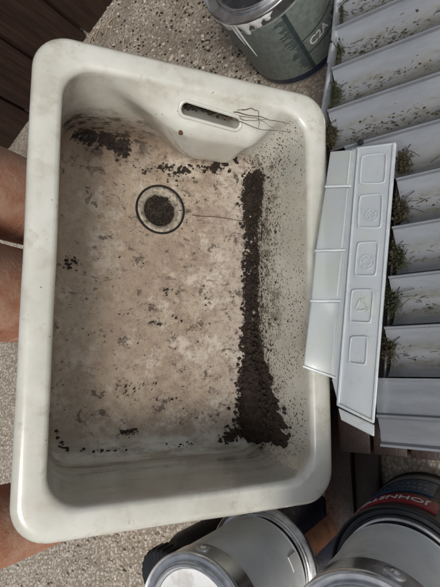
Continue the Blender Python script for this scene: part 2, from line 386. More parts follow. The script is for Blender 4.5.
cuts = [cutter_slot(), cutter_hole()]
for c in cuts:
    md = bowl.modifiers.new('b', 'BOOLEAN'); md.operation = 'DIFFERENCE'; md.object = c; md.solver = 'EXACT'
dg = bpy.context.evaluated_depsgraph_get(); me = bpy.data.meshes.new_from_object(bowl.evaluated_get(dg)); bowl.modifiers.clear(); bowl.data = me
for c in cuts: bpy.data.objects.remove(c)
me.shade_smooth(); me.set_sharp_from_angle(angle=R(62)); me.materials.clear(); me.materials.append(M['glaze'])
sink = empty('belfast_sink'); sink.matrix_world = MS
tag(sink, 'white glazed ceramic butler sink, stained inside, tilted on its side', 'sink')
bowl.parent = sink
bm = bmesh.new()
lathe(bm, [(.0405, -.012), (.0405, -.0035), (.036, -.0012), (.033, -.002), (.029, -.005), (.0265, -.011), (.0265, -.030), (.0405, -.030)], 64, (DR.x, DR.y, FLOOR))
waste = obj('waste_ring', bm, 'grate', sink, 40)
bm = bmesh.new()
lathe(bm, [(.0392, -.004), (.0402, -.0010), (.0415, .0002), (.0428, -.0010), (.0436, -.004)], 64, (DR.x, DR.y, FLOOR))
obj('seal_ring', bm, 'char', waste, 60)
bm = bmesh.new()
for i in range(420):
    t, q = random.random() * 6.28, .0255 * math.sqrt(random.random()); lump(bm, (DR.x + q * math.cos(t), DR.y + q * math.sin(t), FLOOR - .013 + random.random() * .006), .0007 + .0030 * random.random() ** 3, 1, .7)
o = obj('soil_plug', bm, 'soil', sink, 60); o['kind'] = 'stuff'
ax = (SR - SL).normalized(); up = Vector((-.1, .60, .70)); up = (up - up.dot(ax) * ax).normalized(); dr = ax.cross(up).normalized(); dr = dr if dr.y > 0 else -dr
bm = bmesh.new(); loop = []
for i in range(48):
    t = 2 * math.pi * i / 48; c = SL if math.cos(t) < 0 else SR
    p = c + ax * math.cos(t) * .0090 + up * math.sin(t) * (.0100 if math.cos(t) < 0 else .0090) - dr * .05
    for k in range(400):
        if p.y >= HY - .0380 - bulge(p.x, -p.z) or p.z < -.08: break
        p = p + dr * .00025
    loop.append(p - dr * -.0012)
loop2 = []
for a_, b_ in zip(loop, loop[1:] + loop[:1]):
    n_ = max(1, int((b_ - a_).length / .003)); loop2 += [a_.lerp(b_, k / n_) for k in range(n_)]
tube(bm, loop2 + loop2[:1], .0030, 10, False); obj('slot_lip', bm, 'glaze', sink, 180)
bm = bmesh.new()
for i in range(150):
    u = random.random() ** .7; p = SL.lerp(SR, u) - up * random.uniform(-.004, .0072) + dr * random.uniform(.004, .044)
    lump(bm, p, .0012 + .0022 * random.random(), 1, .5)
o = obj('slot_shade', bm, 'soil', sink, 180); o['kind'] = 'stuff'  # soil lumps added to make the shaded slot interior dark
bm = bmesh.new(); p = sink_at(181, 116, .040); p.y = HY - .0385 - bulge(p.x, -p.z); 
lathe(bm, [(0, .0016), (.0018, .0016), (.0030, .0006), (.0032, -.004)], 16)
o = obj('fixing_hole', bm, 'rust', sink, 40); o.location = p; o.rotation_euler = (R(90), 0, 0)

# soil in the low corner of the bowl
def soil_profile(y):
    """width over the floor and height up the wall of the soil bank at sink y"""
    t = [(.235, .006, .020), (.21, .010, .034), (.17, .012, .026), (.12, .004, .012), (.06, .006, .016), (0, .007, .014), (-.05, .008, .016), (-.10, .010, .030), (-.14, .017, .060), (-.19, .024, .098), (-.232, .022, .122), (-.252, .006, .085)]
    for (a, b, c), (d, e, f_) in zip(t, t[1:]):
        if d <= y <= a: k = (y - a) / (d - a); return b + (e - b) * k, c + (f_ - c) * k
    return .006, .006
bm = bmesh.new(); ny, nx = 210, 26; grid = []
for i in range(ny + 1):
    y = .236 - .488 * i / ny; wf, hw = soil_profile(y)
    wf *= 1 + .55 * noise.noise(Vector((y * 34, 1, 0))) + .3 * noise.noise(Vector((y * 120, 5, 0))); hw *= 1 + .5 * noise.noise(Vector((y * 30, 9, 0))) + .35 * noise.noise(Vector((y * 110, 3, 0)))
    rw = []
    for j in range(nx + 1):
        t = j / nx
        # along the concave corner first (floor -> fillet -> wall), then bulge out
        xw = HX - .0385; s0, s1 = wf + .026, hw + .0
        x = xw - .010 - .75 * wf + (.75 * wf + .010) * sstep(t, 0, .8) if t < 1 else xw
        z = FLOOR + (hw + .004) * (t ** 1.9)
        corner = math.sin(math.pi * t) ; nz = noise.noise(Vector((x * 60, y * 60, z * 60))) * .006 + noise.noise(Vector((x * 190, y * 190, z * 190))) * .0048
        thick = (.002 + .16 * min(wf, .05)) * corner + nz * (corner ** .5) 
        x2, z2 = x - .6 * thick, z + .8 * thick
        edge = .004 if 0 < j < nx else -.003
        rw.append(bm.verts.new((x2 + (-edge * .3 if t > .5 else 0), y, max(z2, FLOOR - .004) + (edge * .3 if t < .5 else 0))))
    grid.append(rw)
for p, q in zip(grid, grid[1:]):
    for j in range(nx): bm.faces.new((p[j], p[j + 1], q[j + 1], q[j]))
for i in range(1900):                                         # crumbs on and around the bank
    y = .236 - .488 * random.random(); wf, hw = soil_profile(y)
    if random.random() < .5: q = random.gauss(0, .35); x = HX - .0385 - .012 - .75 * wf * (1 + q) - .004 * abs(random.gauss(0, 1)) + .008 * random.random(); z = FLOOR + .0012
    else: q = random.random(); x = HX - .0385 - .002 - .01 * max(0, 1 - q * 2); z = FLOOR + hw * (.5 + .75 * q * q) + .008
    lump(bm, (x, y, z), .0006 + .0030 * random.random() ** 3, 1, .55)
for i in range(1100):
    v = grid[random.randint(1, ny - 1)][random.randint(2, nx - 2)]; lump(bm, v.co + Vector((-.0006, 0, .0008)), .0005 + .0032 * random.random() ** 4, 1, .6)
soil = obj('soil_bank', bm, 'soil', smooth=180, mw=MS); tag(soil, 'dark soil banked along the low side of the sink bowl', 'soil', kind='stuff')
# smaller dirt clots
bm = bmesh.new()
def clot(px, py, n_, sx, sy, r, dep=.184, wall=None):
    for i in range(int(n_ * 2.4)):
        p = sink_at(px + random.gauss(0, sx), py + random.gauss(0, sy), dep)
        if wall == 'top': 
            yl = HY - .0385 - bulge(p.x, -p.z)
            p.y = min(p.y, yl - .0005)
        if p.y > HY - .062: p.z += (p.y - (HY - .062)) * .55
        p.x = min(max(p.x, -HX + .041), HX - .042)
        lump(bm, p + Vector((0, 0, .0006)), r * (.18 + .62 * random.random() ** 2.5), 1, .55, (1.2, 1, .6))
for a_ in [(72, 135, 36, 6, 2.5, .0042), (90, 138, 60, 6, 3.5, .0042), (108, 142, 60, 7, 4, .0046), (122, 149, 45, 4, 4, .0048), (64, 140, 12, 1, 8, .003), (165, 168, 18, 4, 2, .0035), (150, 172, 8, 5, 2, .003), (183, 170, 24, 5, 3, .004), (210, 163, 110, 8, 4, .005), (222, 158, 50, 9, 3, .004), (175, 176, 16, 8, 4, .003), (136, 168, 8, 5, 3, .0025),
           (68, 262, 14, 2, 4, .0030), (76, 262, 6, 2, 3, .0028), (158, 324, 12, 5, 1.5, .0028), (166, 292, 8, 3, 3, .0026), (180, 320, 7, 3, 3, .0026), (127, 391, 10, 6, 4, .0028), (127, 432, 18, 5, 2, .0038), (52, 440, 26, 3, 6, .004), (60, 448, 14, 5, 2, .003), (232, 434, 50, 5, 4, .0042), (228, 440, 20, 6, 3, .003), (244, 400, 26, 3, 10, .003), (240, 425, 26, 4, 8, .0035),
           (185, 446, 14, 12, 1.5, .003), (105, 451, 16, 14, 1.5, .003), (206, 296, 8, 3, 8, .002), (150, 250, 26, 50, 45, .0017), (140, 350, 50, 55, 55, .0016), (190, 200, 30, 40, 20, .0016), (246, 190, 20, 5, 18, .0022), (148, 385, 10, 12, 2, .002), (170, 400, 8, 8, 2, .002)]:
    clot(*a_)
for i in range(420):                                          # grit thrown up the low wall
    y = random.uniform(-.245, .24); d = .185 - abs(random.gauss(0, .055)); 
    if d < .02: continue
    lump(bm, (HX - .0392, y, -min(d, .15)), .0006 + .0022 * random.random() ** 4, 1, .4, (.5, 1, 1))
tag(obj('dirt_clots', bm, 'soil', smooth=180, mw=MS), 'dark dirt clots dotted over the stained sink floor', 'dirt', kind='stuff')
# dry stems caught in the overflow and on the floor
def stem(pts, r, label):
    bm = bmesh.new(); P = []
    for (a, b) in zip(pts, pts[1:]):
        for k in range(4):
            u = k / 4; P.append(a.lerp(b, u) + Vector((random.gauss(0, .0006), random.gauss(0, .0006), random.gauss(0, .0006))))
    P.append(pts[-1]); tube(bm, P, [r * (1 - .6 * i / len(P)) for i in range(len(P))], 5)
    return tag(obj('dry_stem', bm, 'stem', smooth=60, mw=MS), label, 'stem', 'dry stems lying in the sink')
sk = sink_at
stem([sk(214, 112, .030), sk(238, 113, .012), sk(262, 117, .004), sk(290, 124, .0)], .0009, 'straight dry stem poking from the overflow slot across the rim')
stem([sk(220, 117, .030), sk(238, 121, .016), sk(262, 130, .010), sk(292, 132, .004)], .0007, 'limp dry stem sagging from the overflow slot')
stem([sk(222, 114, .030), sk(240, 111, .014), sk(252, 108, .003), sk(259, 112, .003), sk(258, 128, .012)], .0008, 'hooked dry stem bent over at the overflow slot')
stem([sk(212, 116, .034), sk(232, 110, .016), sk(246, 110, .006)], .0008, 'short dry stem at the mouth of the overflow slot')
stem([sk(218, 118, .034), sk(236, 117, .018), sk(250, 121, .012), sk(268, 119, .006)], .0007, 'wavy dry stem lying along the overflow slot mouth')
stem([sk(224, 110, .030), sk(240, 116, .014), sk(256, 118, .006), sk(274, 128, .006)], .0006, 'fine dry stem crossing the others by the overflow slot')
stem([sk(192, 215, .1835), sk(215, 217, .183), sk(236, 220, .183), sk(252, 222, .182)], .0007, 'thin dry stem lying on the sink floor beside the drain')

# ------------------------------------------------------------------ fence of dark boards
f0, f1 = gp(115, 0, 0), gp(0, 165, 0); fd = (f1 - f0).normalized(); fn = Vector((fd.y, -fd.x, 0))
if fn.dot(-f0) < 0: fn = -fn
fence = empty('board_fence', f0, math.atan2(fd.y, fd.x)); tag(fence, 'dark brown fence of upright timber boards behind the sink', 'fence')
bm = bmesh.new(); box(bm, (0, 0, .85), (.142, .018, 1.7), .004); board = obj('board', bm, 'timber', fence, 30)
sgn = -1 if (Matrix.Rotation(math.atan2(fd.y, fd.x), 3, 'Z') @ Vector((0, 1, 0))).dot(fn) > 0 else 1
for i in range(-6, 8):
    b = board if i == -6 else copyo(board, fence)
    b.location = (i * .150 + .05, sgn * (.012 + .004 * (i % 2)), .004); b.rotation_euler = (0, 0, R(random.uniform(-1, 1)))
bm = bmesh.new(); box(bm, (.1, sgn * .034, .86), (2.2, .012, 1.68)); obj('added_backing', bm, 'timber', fence)  # added behind the boards to keep brightness out of the gaps
for z in (.3, 1.4):
    bm = bmesh.new(); box(bm, (.1, sgn * .062, z), (2.2, .04, .07), .004); obj('rail', bm, 'timber', fence, 30)

# ------------------------------------------------------------------ terracotta pots propping the sink
def pot(loc, hgt, rt, rb, label):
    e = empty('terracotta_pot', loc); tag(e, label, 'pot', 'terracotta pots under the high side of the sink')
    bm = bmesh.new(); t = .010; rc = hgt - .06; rm = rb + (rt - .012 - rb) * rc / hgt
    P = [(0, 0), (rb - .006, 0), (rb, .006)] + [(rb + (rm - rb) * k / 8 + .002 * math.sin(math.pi * k / 8), .006 + (rc - .006) * k / 8) for k in range(1, 9)]
    P += [(rm - t, rc), (rb - t, .02), (0, .02)]
    lathe(bm, P, 72); obj('body', bm, 'terracotta', e, 40)
    bm = bmesh.new(); lathe(bm, [(rm - .004, rc - .002), (rm + .010, rc), (rm + .013, rc + .004), (rt + .002, hgt - .005), (rt, hgt), (rt - .010, hgt), (rm - .010, rc)], 72); obj('rim', bm, 'terracotta', e, 40)
    return e
pot((-.775, .140, 0), .47, .105, .078, 'tall terracotta pot touching a second pot beside the dark fence')
pot((-.795, .335, 0), .47, .100, .075, 'tall terracotta pot nearest the dark board fence')
pot((-.752, -.262, 0), .47, .082, .052, 'tall terracotta pot standing alone on the bright concrete')

# ------------------------------------------------------------------ wooden box under the ribbed sheet
BT = .135
a_, b_ = gp(337, 430, BT), gp(376, 455, BT)
wb = empty('wooden_box', (0, 0, 0)); tag(wb, 'dark brown wooden box under the grey ribbed sheet', 'box')
x0, x1, y0, y1 = a_.x, a_.x + .44, b_.y, b_.y + .52
n_ = 9; bw_ = (x1 - x0) / n_; bm = bmesh.new(); box(bm, (0, 0, 0), (bw_ - .004, y1 - y0, .014), .002); tb = obj('top_board', bm, 'timber', wb, 30)
for i in range(n_):
    b = tb if i == 0 else copyo(tb, wb); b.location = (x0 + bw_ * (i + .5), (y0 + y1) / 2, BT - .007 - .001 * (i % 2))
for yy in (y0 + .008, y1 - .008):
    bm = bmesh.new(); box(bm, ((x0 + x1) / 2, yy, (BT - .016) / 2), (x1 - x0 - .01, .014, BT - .016), .002); obj('side_panel', bm, 'timber', wb, 30)
for xx in (x0 + .012, x1 - .012):
    bm = bmesh.new(); box(bm, (xx, (y0 + y1) / 2, (BT - .016) / 2), (.014, y1 - y0 - .034, BT - .016), .002); obj('end_panel', bm, 'timber', wb, 30)

for k, (xa, xb, zz, lab) in enumerate(((322, 352, .038, 'dark brown plank on the ground hard against the sink corner'), (353, 379, .030, 'wider dark brown plank on the ground in front of the wooden box'))):  # first plank widened towards the sink to stand in for shadow there
    p, q = gp(xa, 462, zz), gp(xb, 462, zz); bm = bmesh.new(); box(bm, (0, 0, 0), (q.x - p.x - .003, .26, .028), .003); o = obj('timber_plank', bm, 'timber', None, 30)
    o.location = ((p.x + q.x) / 2, p.y - .02, zz - .014); o.rotation_euler.z = R(1.5 - 2 * k); tag(o, lab, 'plank', 'loose planks on the ground')

# ------------------------------------------------------------------ grey ribbed sheet
ZS = .185                                                    # height of the lips near the sink
TILT = R(3.5)
LA, LI = gp(335, 28, ZS), gp(377, 378, ZS)                   # lip lines A (top) and I
pitch = (LA.y - LI.y) / 8.0
sheet = empty('ribbed_sheet', (LA.x, LA.y, ZS)); sheet.rotation_euler = (0, -TILT, 0)
tag(sheet, 'grey ribbed sheet with mossy troughs lying beside the sink', 'ribbed sheet')
def slat_mesh(L, depth=.020, pit=None, flat=False):
    pit = pit or pitch; bm = bmesh.new(); cs = [(.0, -.004), (.0, .0026), (-.0012, .0036), (-.0030, .0030), (-.0042, -.002)]
    for k in range(1, 19):
        t = k / 18; d_ = depth * (math.sin(math.pi * t ** 1.40) ** .9) if t < 1 else 0
        cs.append((-.0042 - (pit - .0062) * t, -.002 - d_))
    top = cs; bot = [(y, z - .0022) for y, z in cs[::-1]]
    loop = [(y, z) for y, z in top] + [(y - (.0005 if i == 0 else 0), z) for i, (y, z) in enumerate(bot)]
    rows = []; nl = 24
    for i in range(nl + 1):
        x = L * i / nl; rows.append([bm.verts.new((x, y, z + .0007 * noise.noise(Vector((x * 9, y * 20, 0))))) for y, z in loop])
    for p, q in zip(rows, rows[1:]):
        for j in range(len(loop)): bm.faces.new((p[j], q[j], q[(j + 1) % len(loop)], p[(j + 1) % len(loop)]))
    bm.faces.new(rows[0]); bm.faces.new(rows[-1][::-1]); return bm
ends = [(338, 0), (335, 27), (332, 69), (328, 113), (345, 145), (398, 192), (394, 239), (390, 286), (385.5, 332), (379, 378)]
sl0 = None; RIGHT = LA.x + .62
for i in range(-2, 9):
    yy = LA.y - pitch * i
    ex_ = gp(*(ends[i + 1] if i >= -1 else (341, -40)), ZS).x
    bm = slat_mesh(RIGHT - ex_); o = obj('slat', bm, 'slat_grey', sheet, 35); o.location = (ex_ - LA.x, -pitch * i, .0008 * (i % 2))
# plain outer flange below the last trough
exJ = gp(377, 416, ZS).x - LA.x
yJ = gp(377, 416, ZS).y - LA.y; yK = gp(376, 447, ZS).y - LA.y
o = sheet.children[-1]; bpy.data.objects.remove(o)
bm = bmesh.new(); yI = -pitch * 8
cs = [(yI, -.004), (yI, .0030), (yI - .003, .0030), (yI - .004, -.001), (yJ + .004, -.003), (yJ + .002, .0015), (yJ - .001, .0015), (yJ - .004, -.006), ((yJ + yK) / 2, -.013), (yK + .006, -.014), (yK + .003, -.009), (yK, -.009), (yK, -.016), ((yJ + yK) / 2, -.016), (yJ - .004, -.010), (yJ, -.008), (yI - .004, -.006)]
A = [bm.verts.new((exJ, y, z)) for y, z in cs]; B = [bm.verts.new((RIGHT - LA.x, y, z)) for y, z in cs]
for j in range(len(cs)): k = (j + 1) % len(cs); bm.faces.new((A[j], B[j], B[k], A[k]))
bm.faces.new(A); bm.faces.new(B[::-1]); obj('edge_flange', bm, 'slat_grey', sheet, 30)
# thin upright end strips
def strip(p, q, hgt, name='end_strip', wid=.0028, dz=-.012):
    bm = bmesh.new(); p = Vector(p) - Vector((LA.x, LA.y, ZS)); q = Vector(q) - Vector((LA.x, LA.y, ZS)); d = (q - p); L_ = d.length
    mw = Matrix.Translation((p + q) / 2 + Vector((0, 0, dz + hgt / 2))) @ Matrix.Rotation(math.atan2(d.y, d.x), 4, 'Z')
    box(bm, (0, 0, 0), (L_, wid, hgt), .0008, mw); return obj(name, bm, 'slat_grey', sheet, 30)
strip(gp(342, -45, ZS), gp(334, 44, ZS), .022); strip(gp(331, 66, ZS), gp(316, 165, ZS), .022)
strip(gp(333.6, 46, ZS), gp(330, 66, ZS), .022, wid=.004)
strip(gp(396, 150, ZS), gp(376, 440, ZS), .012, dz=-.034)
bpy.context.view_layer.update()

bm = bmesh.new()
for i in range(-1, 8):
    x0_ = gp(*ends[i + 1], ZS).x - LA.x; den = 210 if i < 3 else 45
    for k in range(den):
        t = min(.85, max(.2, random.gauss(.58, .13))); x = x0_ + .012 + abs(random.gauss(0, .10 if i < 3 else .05)); y = -pitch * i - .0042 - (pitch - .0062) * t
        z = -.002 - .020 * (math.sin(math.pi * t ** 1.40) ** .9); r = .0003 + .0015 * random.random() ** 4
        if random.random() < .75: lump(bm, (x, y, z + r * .3), r, 1, .6, (1.5, 1, .6))
        else:
            a = random.uniform(-.7, .7); L_ = random.uniform(.003, .010) * (1 if random.random() < .93 else 2); d = Vector((math.cos(a), math.sin(a), .08)) * L_; tube(bm, [Vector((x, y, z + .001)), Vector((x, y, z + .0022)) + d * .5, Vector((x, y, z + .001)) + d], .00028, 4)
o = obj('debris', bm, 'moss_dead', sheet, 180); o['kind'] = 'stuff'
# ------------------------------------------------------------------ milky plastic strip over the rim and sheet
ZB = .206
e = empty('plastic_strip', gp(360, 290, ZB)); OB = e.location.copy()
tag(e, 'milky translucent plastic strip with moulded squares laid across the sink rim', 'plastic strip')
def quad_block(bm, c4, zt, zb, bev):
    t = [bm.verts.new(p - OB) for p in c4]; b = [bm.verts.new(p - OB - Vector((0, 0, zt - zb))) for p in c4]
    fs = [bm.faces.new(t), bm.faces.new(b[::-1])] + [bm.faces.new((t[i], b[i], b[(i + 1) % 4], t[(i + 1) % 4])) for i in range(4)]
    if bev: bmesh.ops.bevel(bm, geom=list({x for f_ in fs for x in f_.edges}), offset=bev, segments=3, affect='EDGES', profile=.5)
Q = lambda pts, z: [gp(x, y, z) for x, y in pts]
bm = bmesh.new(); quad_block(bm, Q([(357, 148), (396.5, 143), (374, 424), (336, 405)], ZB), ZB, ZB - .0045, .0018); bar = obj('bar', bm, 'milky', e, 40)
# raised edge ribs of the bar
def rib(p, q, wd, z0, h_, name='rib', parent=None, up=0.0):
    bm = bmesh.new(); p = gp(*p, z0 + up); q = gp(*q, z0); d = q - p
    mw = Matrix.Translation((p + q) / 2 + Vector((0, 0, h_ / 2)) - OB) @ Matrix.Rotation(math.atan2(d.y, d.x), 4, 'Z') @ Matrix.Rotation(-math.atan2(d.z, math.hypot(d.x, d.y)), 4, 'Y')
    box(bm, (0, 0, 0), (d.length, wd, h_), min(wd, h_) * .3, mw); o = obj(name, bm, 'milky', parent or e, 40); return o
rib((394.5, 144), (373.4, 422), .0035, ZB + .0003, .0030); rib((359, 148.5), (338.5, 405), .0030, ZB + .0003, .0022)
rib((357, 149), (396, 144), .003, ZB + .0004, .0020); rib((337.5, 404), (374, 422), .0035, ZB + .0004, .0030)
# moulded square frames
def frame(c4, name='moulded_square'):
    bm = bmesh.new(); P = [gp(x, y, ZB + .0012) - OB for x, y in c4]; pts = []
    for i in range(4):
        a, b, c = P[i - 1], P[i], P[(i + 1) % 4]; pts += [b.lerp(a, .18), b.lerp(a, .05).lerp(b.lerp(c, .05), .5), b.lerp(c, .18)]
    pts.append(pts[0]); pts.append(pts[1]); tube(bm, pts, .0015, 8); return obj(name, bm, 'milky', bar, 60)
frame([(362, 156), (387, 153), (385, 183), (360, 184)]); frame([(360, 196), (383, 194), (381, 228), (358, 228)])
frame([(358, 243), (379, 242), (376, 276), (355, 276)]); frame([(352, 290), (374, 290), (371, 323), (350, 322)]); frame([(351, 337), (368, 337), (366, 365), (349, 363)])
def emblem_round(px, py, r):
    bm = bmesh.new(); c = gp(px, py, ZB + .0006) - OB
    for q in (1, .55): tube(bm, [c + Vector((math.cos(t) * r * q, math.sin(t) * r * q, 0)) for t in [2 * math.pi * k / 20 for k in range(21)]], .0008, 6)
    for k in range(7):
        t = 2 * math.pi * k / 7; tube(bm, [c + Vector((math.cos(t) * r * .25, math.sin(t) * r * .25, 0)), c + Vector((math.cos(t + .5) * r * .9, math.sin(t + .5) * r * .9, 0))], .0007, 5)
    o = obj('round_emblem', bm, 'milky', bar, 60)
emblem_round(372, 215, .0085); emblem_round(367, 262, .0095)
bm = bmesh.new(); c = gp(362, 306, ZB + .0006) - OB; T = [c + Vector((math.cos(a), math.sin(a), 0)) * .0115 for a in (R(95), R(215), R(335))]
for i in range(3):
    a, b = T[i], T[(i + 1) % 3]; d = (b - a); s = a + d * .16; t = a + d * .74; nrm = Vector((-d.y, d.x, 0)).normalized()
    tube(bm, [s, t], .0011, 6); tube(bm, [t + nrm * .0035, a + d * .92, t - nrm * .0035], .0009, 6)
obj('recycling_triangle', bm, 'milky', bar, 60)
# stepped wing on the sink side
ZW = ZB - .002; WUP = (.004, .008, .014, .018, .026)         # the wing climbs over the higher inner edge of the rim
for k, pts in enumerate([[(330, 151), (355, 149), (352, 186), (325, 187)], [(325, 187.4), (351.9, 186.4), (346, 250), (315, 251)], [(315, 251.3), (346, 250.3), (341, 301), (310.5, 301)], [(310.4, 301.4), (340.9, 301.4), (336, 378), (303, 366)]]):
    bm = bmesh.new(); zt = ZW - .002 * (k % 2); P = [gp(*pts[0], zt + WUP[k]), gp(*pts[1], zt), gp(*pts[2], zt), gp(*pts[3], zt + WUP[k + 1])]; quad_block(bm, P, zt, zt - .007, .0025); o = obj('wing_block', bm, 'milky_thin', e, 40)
    rib(pts[3], pts[2], .003, zt + .0004, .0022, 'ledge', o, WUP[k + 1]); rib((pts[1][0] - 4, pts[1][1] + 2), (pts[2][0] - 4, pts[2][1] - 2), .0022, zt + .0004, .0018, 'ledge', o)
bm = bmesh.new(); quad_block(bm, Q([(352, 149), (358, 148), (338, 404), (332, 380)], ZW - .001), ZW - .001, ZW - .006, .001); obj('hinge_web', bm, 'milky', e, 40)
bm = bmesh.new(); quad_block(bm, Q([(338, 408), (374, 425), (374, 437), (341, 420)], ZB - .012), ZB - .012, ZB - .017, .0015); obj('end_tab', bm, 'milky', e, 40)
bm = bmesh.new(); lathe(bm, [(0, .006), (.003, .006), (.0042, .0045), (.0042, 0), (0, 0)], 20); o = obj('peg', bm, 'black', e, 40); o.location = gp(361, 143, ZB - .004) - OB

# ------------------------------------------------------------------ moss in the troughs
def moss_mesh(seed):
    random.seed(seed); bm = bmesh.new()
    for i in range(110): lump(bm, (random.gauss(-.001, .0035), random.gauss(0, .009), abs(random.gauss(0, .003))), .0008 + .0018 * random.random() ** 2, 1, .6)
    for i in range(420):
        p = Vector((random.gauss(0, .0045), random.gauss(0, .010), random.uniform(-.001, .006))); d = Vector((random.gauss(.35, .6), random.gauss(0, .7), random.uniform(-.1, .7))).normalized() * random.uniform(.002, .008); s = d.orthogonal().normalized() * random.uniform(.0003, .0007)
        a, b, c = bm.verts.new(p - s), bm.verts.new(p + s), bm.verts.new(p + d); bm.faces.new((a, b, c))
    for i in range(5):
        p = Vector((random.gauss(.003, .004), random.gauss(0, .008), .006)); d = Vector((random.uniform(.4, 1), random.gauss(0, .8), .1)).normalized() * random.uniform(.008, .02)
        tube(bm, [p, p + d * .5 + Vector((0, 0, .002)), p + d], .0004, 4)
    return bm
spots = [(334.5, 14, 'dark moss clump in the trough end four troughs from the plastic strip'), (334, 48, 'dark moss clump in the trough end three troughs from the plastic strip'),
         (331.5, 92, 'dark moss clump in the trough end two troughs from the plastic strip'), (328, 134, 'brown moss clump squeezed in the trough end next to the black peg'),
         (401, 167, 'straw brown debris clump beside the empty moulded square of the plastic strip'), (398, 214, 'straw brown debris clump beside the smaller round emblem of the plastic strip'),
         (394, 260, 'green moss clump beside the larger round emblem of the plastic strip'), (389.5, 302, 'green moss clump beside the triangle emblem of the plastic strip'),
         (386, 346, 'brown debris clump beside the smallest moulded square of the plastic strip')]
mats = ['moss', 'moss', 'moss', 'moss_dead', 'moss_dead', 'moss_dead', 'moss', 'moss', 'moss_dead']
for i, (px, py, lab) in enumerate(spots):
    zz = ZS - .019; p = gp(px + 4, py, zz); p.z = zz + math.tan(TILT) * (p.x - LA.x)
    bm = moss_mesh(40 + i); o = obj('moss_clump', bm, mats[i], None, 180); o.location = p; o.scale = (1.15, 1.15, 1.6)
    tag(o, lab, 'moss', 'moss clumps in the trough ends')
random.seed(11)

# ------------------------------------------------------------------ tins
def wrap_text(body, size, r, zc, ang, mat, parent, name, bold=0.0, squeeze=1.0):
    cu = bpy.data.curves.new('t', 'FONT'); cu.body = body; cu.size = size; cu.align_x = 'CENTER'; cu.align_y = 'CENTER'; cu.extrude = .0002; cu.offset = bold
    t = bpy.data.objects.new('t', cu); COL.objects.link(t); bpy.context.view_layer.update()
    me = bpy.data.meshes.new_from_object(t.evaluated_get(bpy.context.evaluated_depsgraph_get())); bpy.data.objects.remove(t)
    bm = bmesh.new(); bm.from_mesh(me)
    bmesh.ops.subdivide_edges(bm, edges=[x for x in bm.edges if x.calc_length() > size * .25], cuts=2)
    for v in bm.verts:
        a = ang + v.co.x * squeeze / r; rr = r + v.co.z + .0003; v.co = Vector((rr * math.cos(a), rr * math.sin(a), zc + v.co.y))
    return obj(name, bm, mat, parent)
def band(parent, name, mat, r, z0, z1, a0=0, a1=2 * math.pi, seg=72, th=.0005):
    bm = bmesh.new(); lathe(bm, [(r - .001, z0), (r + th, z0), (r + th, z1), (r - .001, z1)], seg, (0, 0, 0), a0, a1); return obj(name, bm, mat, parent, 40)
def tin(name, loc, r, h, label, body_mat, lid_mat, ears=None, lid_r=.8, bail=None, ring_mat='tin'):
    e = empty(name, loc); tag(e, label, 'paint tin')
    bm = bmesh.new(); lathe(bm, [(0, .003), (r - .004, .003), (r - .003, 0), (r, 0), (r + .0012, .002), (r, .0045), (r - .0008, .006), (r - .0008, h - .010), (r - .0002, h - .008), (r - .0002, h - .004)], 96); obj('body', bm, body_mat, e, 40)
    q = r * lid_r
    bm = bmesh.new(); lathe(bm, [(r - .0002, h - .006), (r + .0014, h - .004), (r + .0016, h - .001), (r, h + .0006), (r - .002, h - .001), (r - .004, h - .004), (q + .003, h - .004), (q + .0022, h + .0002), (q + .0008, h + .0008), (q, h - .002), (q, h - .008)], 96); obj('top_ring', bm, ring_mat, e, 50)
    bm = bmesh.new(); lathe(bm, [(q + .0004, h + .0003), (q - .0008, h + .0022), (q - .003, h + .0024), (q - .0045, h + .0008), (q - .006, h - .0035), (q - .012, h - .0042), (q * .55, h - .0036), (q * .52, h - .0030), (0, h - .0032)], 96); lid = obj('lid', bm, 'tin' if lid_mat != 'lid_dark' else 'tin', e, 50)
    bm = bmesh.new(); lathe(bm, [(q - .0066, h - .0032), (q - .013, h - .0036), (q * .55, h - .0030), (q * .5, h - .0024), (0, h - .0026)], 96); obj('lid_disc', bm, lid_mat, lid, 50)
    if ears is not None:
        hb = []
        for a in (ears, ears + math.pi):
            bm = bmesh.new(); lathe(bm, [(0, .0042), (.003, .0040), (.0042, .0030), (.0048, .0022), (.0085, .0020), (.0100, .0014), (.0105, -.001), (0, -.001)], 28)
            o = obj('bail_ear', bm, 'tin', e, 40); o.matrix_local = Matrix.Translation((r * math.cos(a), r * math.sin(a), h - .020)) @ Matrix.Rotation(a, 4, 'Z') @ Matrix.Rotation(R(90), 4, 'Y')
        if bail is not None:                                 # wire handle hanging down one side
            bm = bmesh.new(); pts = []
            for k in range(33):
                t = math.pi * k / 32; a = ears + bail * t; rr = r + .004
                pts.append((rr * math.cos(a), rr * math.sin(a), h - .020 - .55 * h * math.sin(t) ** .8))
            tube(bm, pts, .0014, 8); obj('bail_wire', bm, 'tin', e, 60)
    return e
def cyl_at(c, r, px, py):
    """angle and height where the ray of a pixel meets the side of an upright tin"""
    d = ROT @ Vector(((px - PX) / F, (py - PY) / F, 1)); o = Vector((-c[0], -c[1], H))
    A, B, C_ = d.x ** 2 + d.y ** 2, 2 * (o.x * d.x + o.y * d.y), o.x ** 2 + o.y ** 2 - r * r
    dd = max(0, B * B - 4 * A * C_); t = (-B - math.sqrt(dd)) / (2 * A); p = o + d * t; return math.atan2(p.y, p.x), p.z
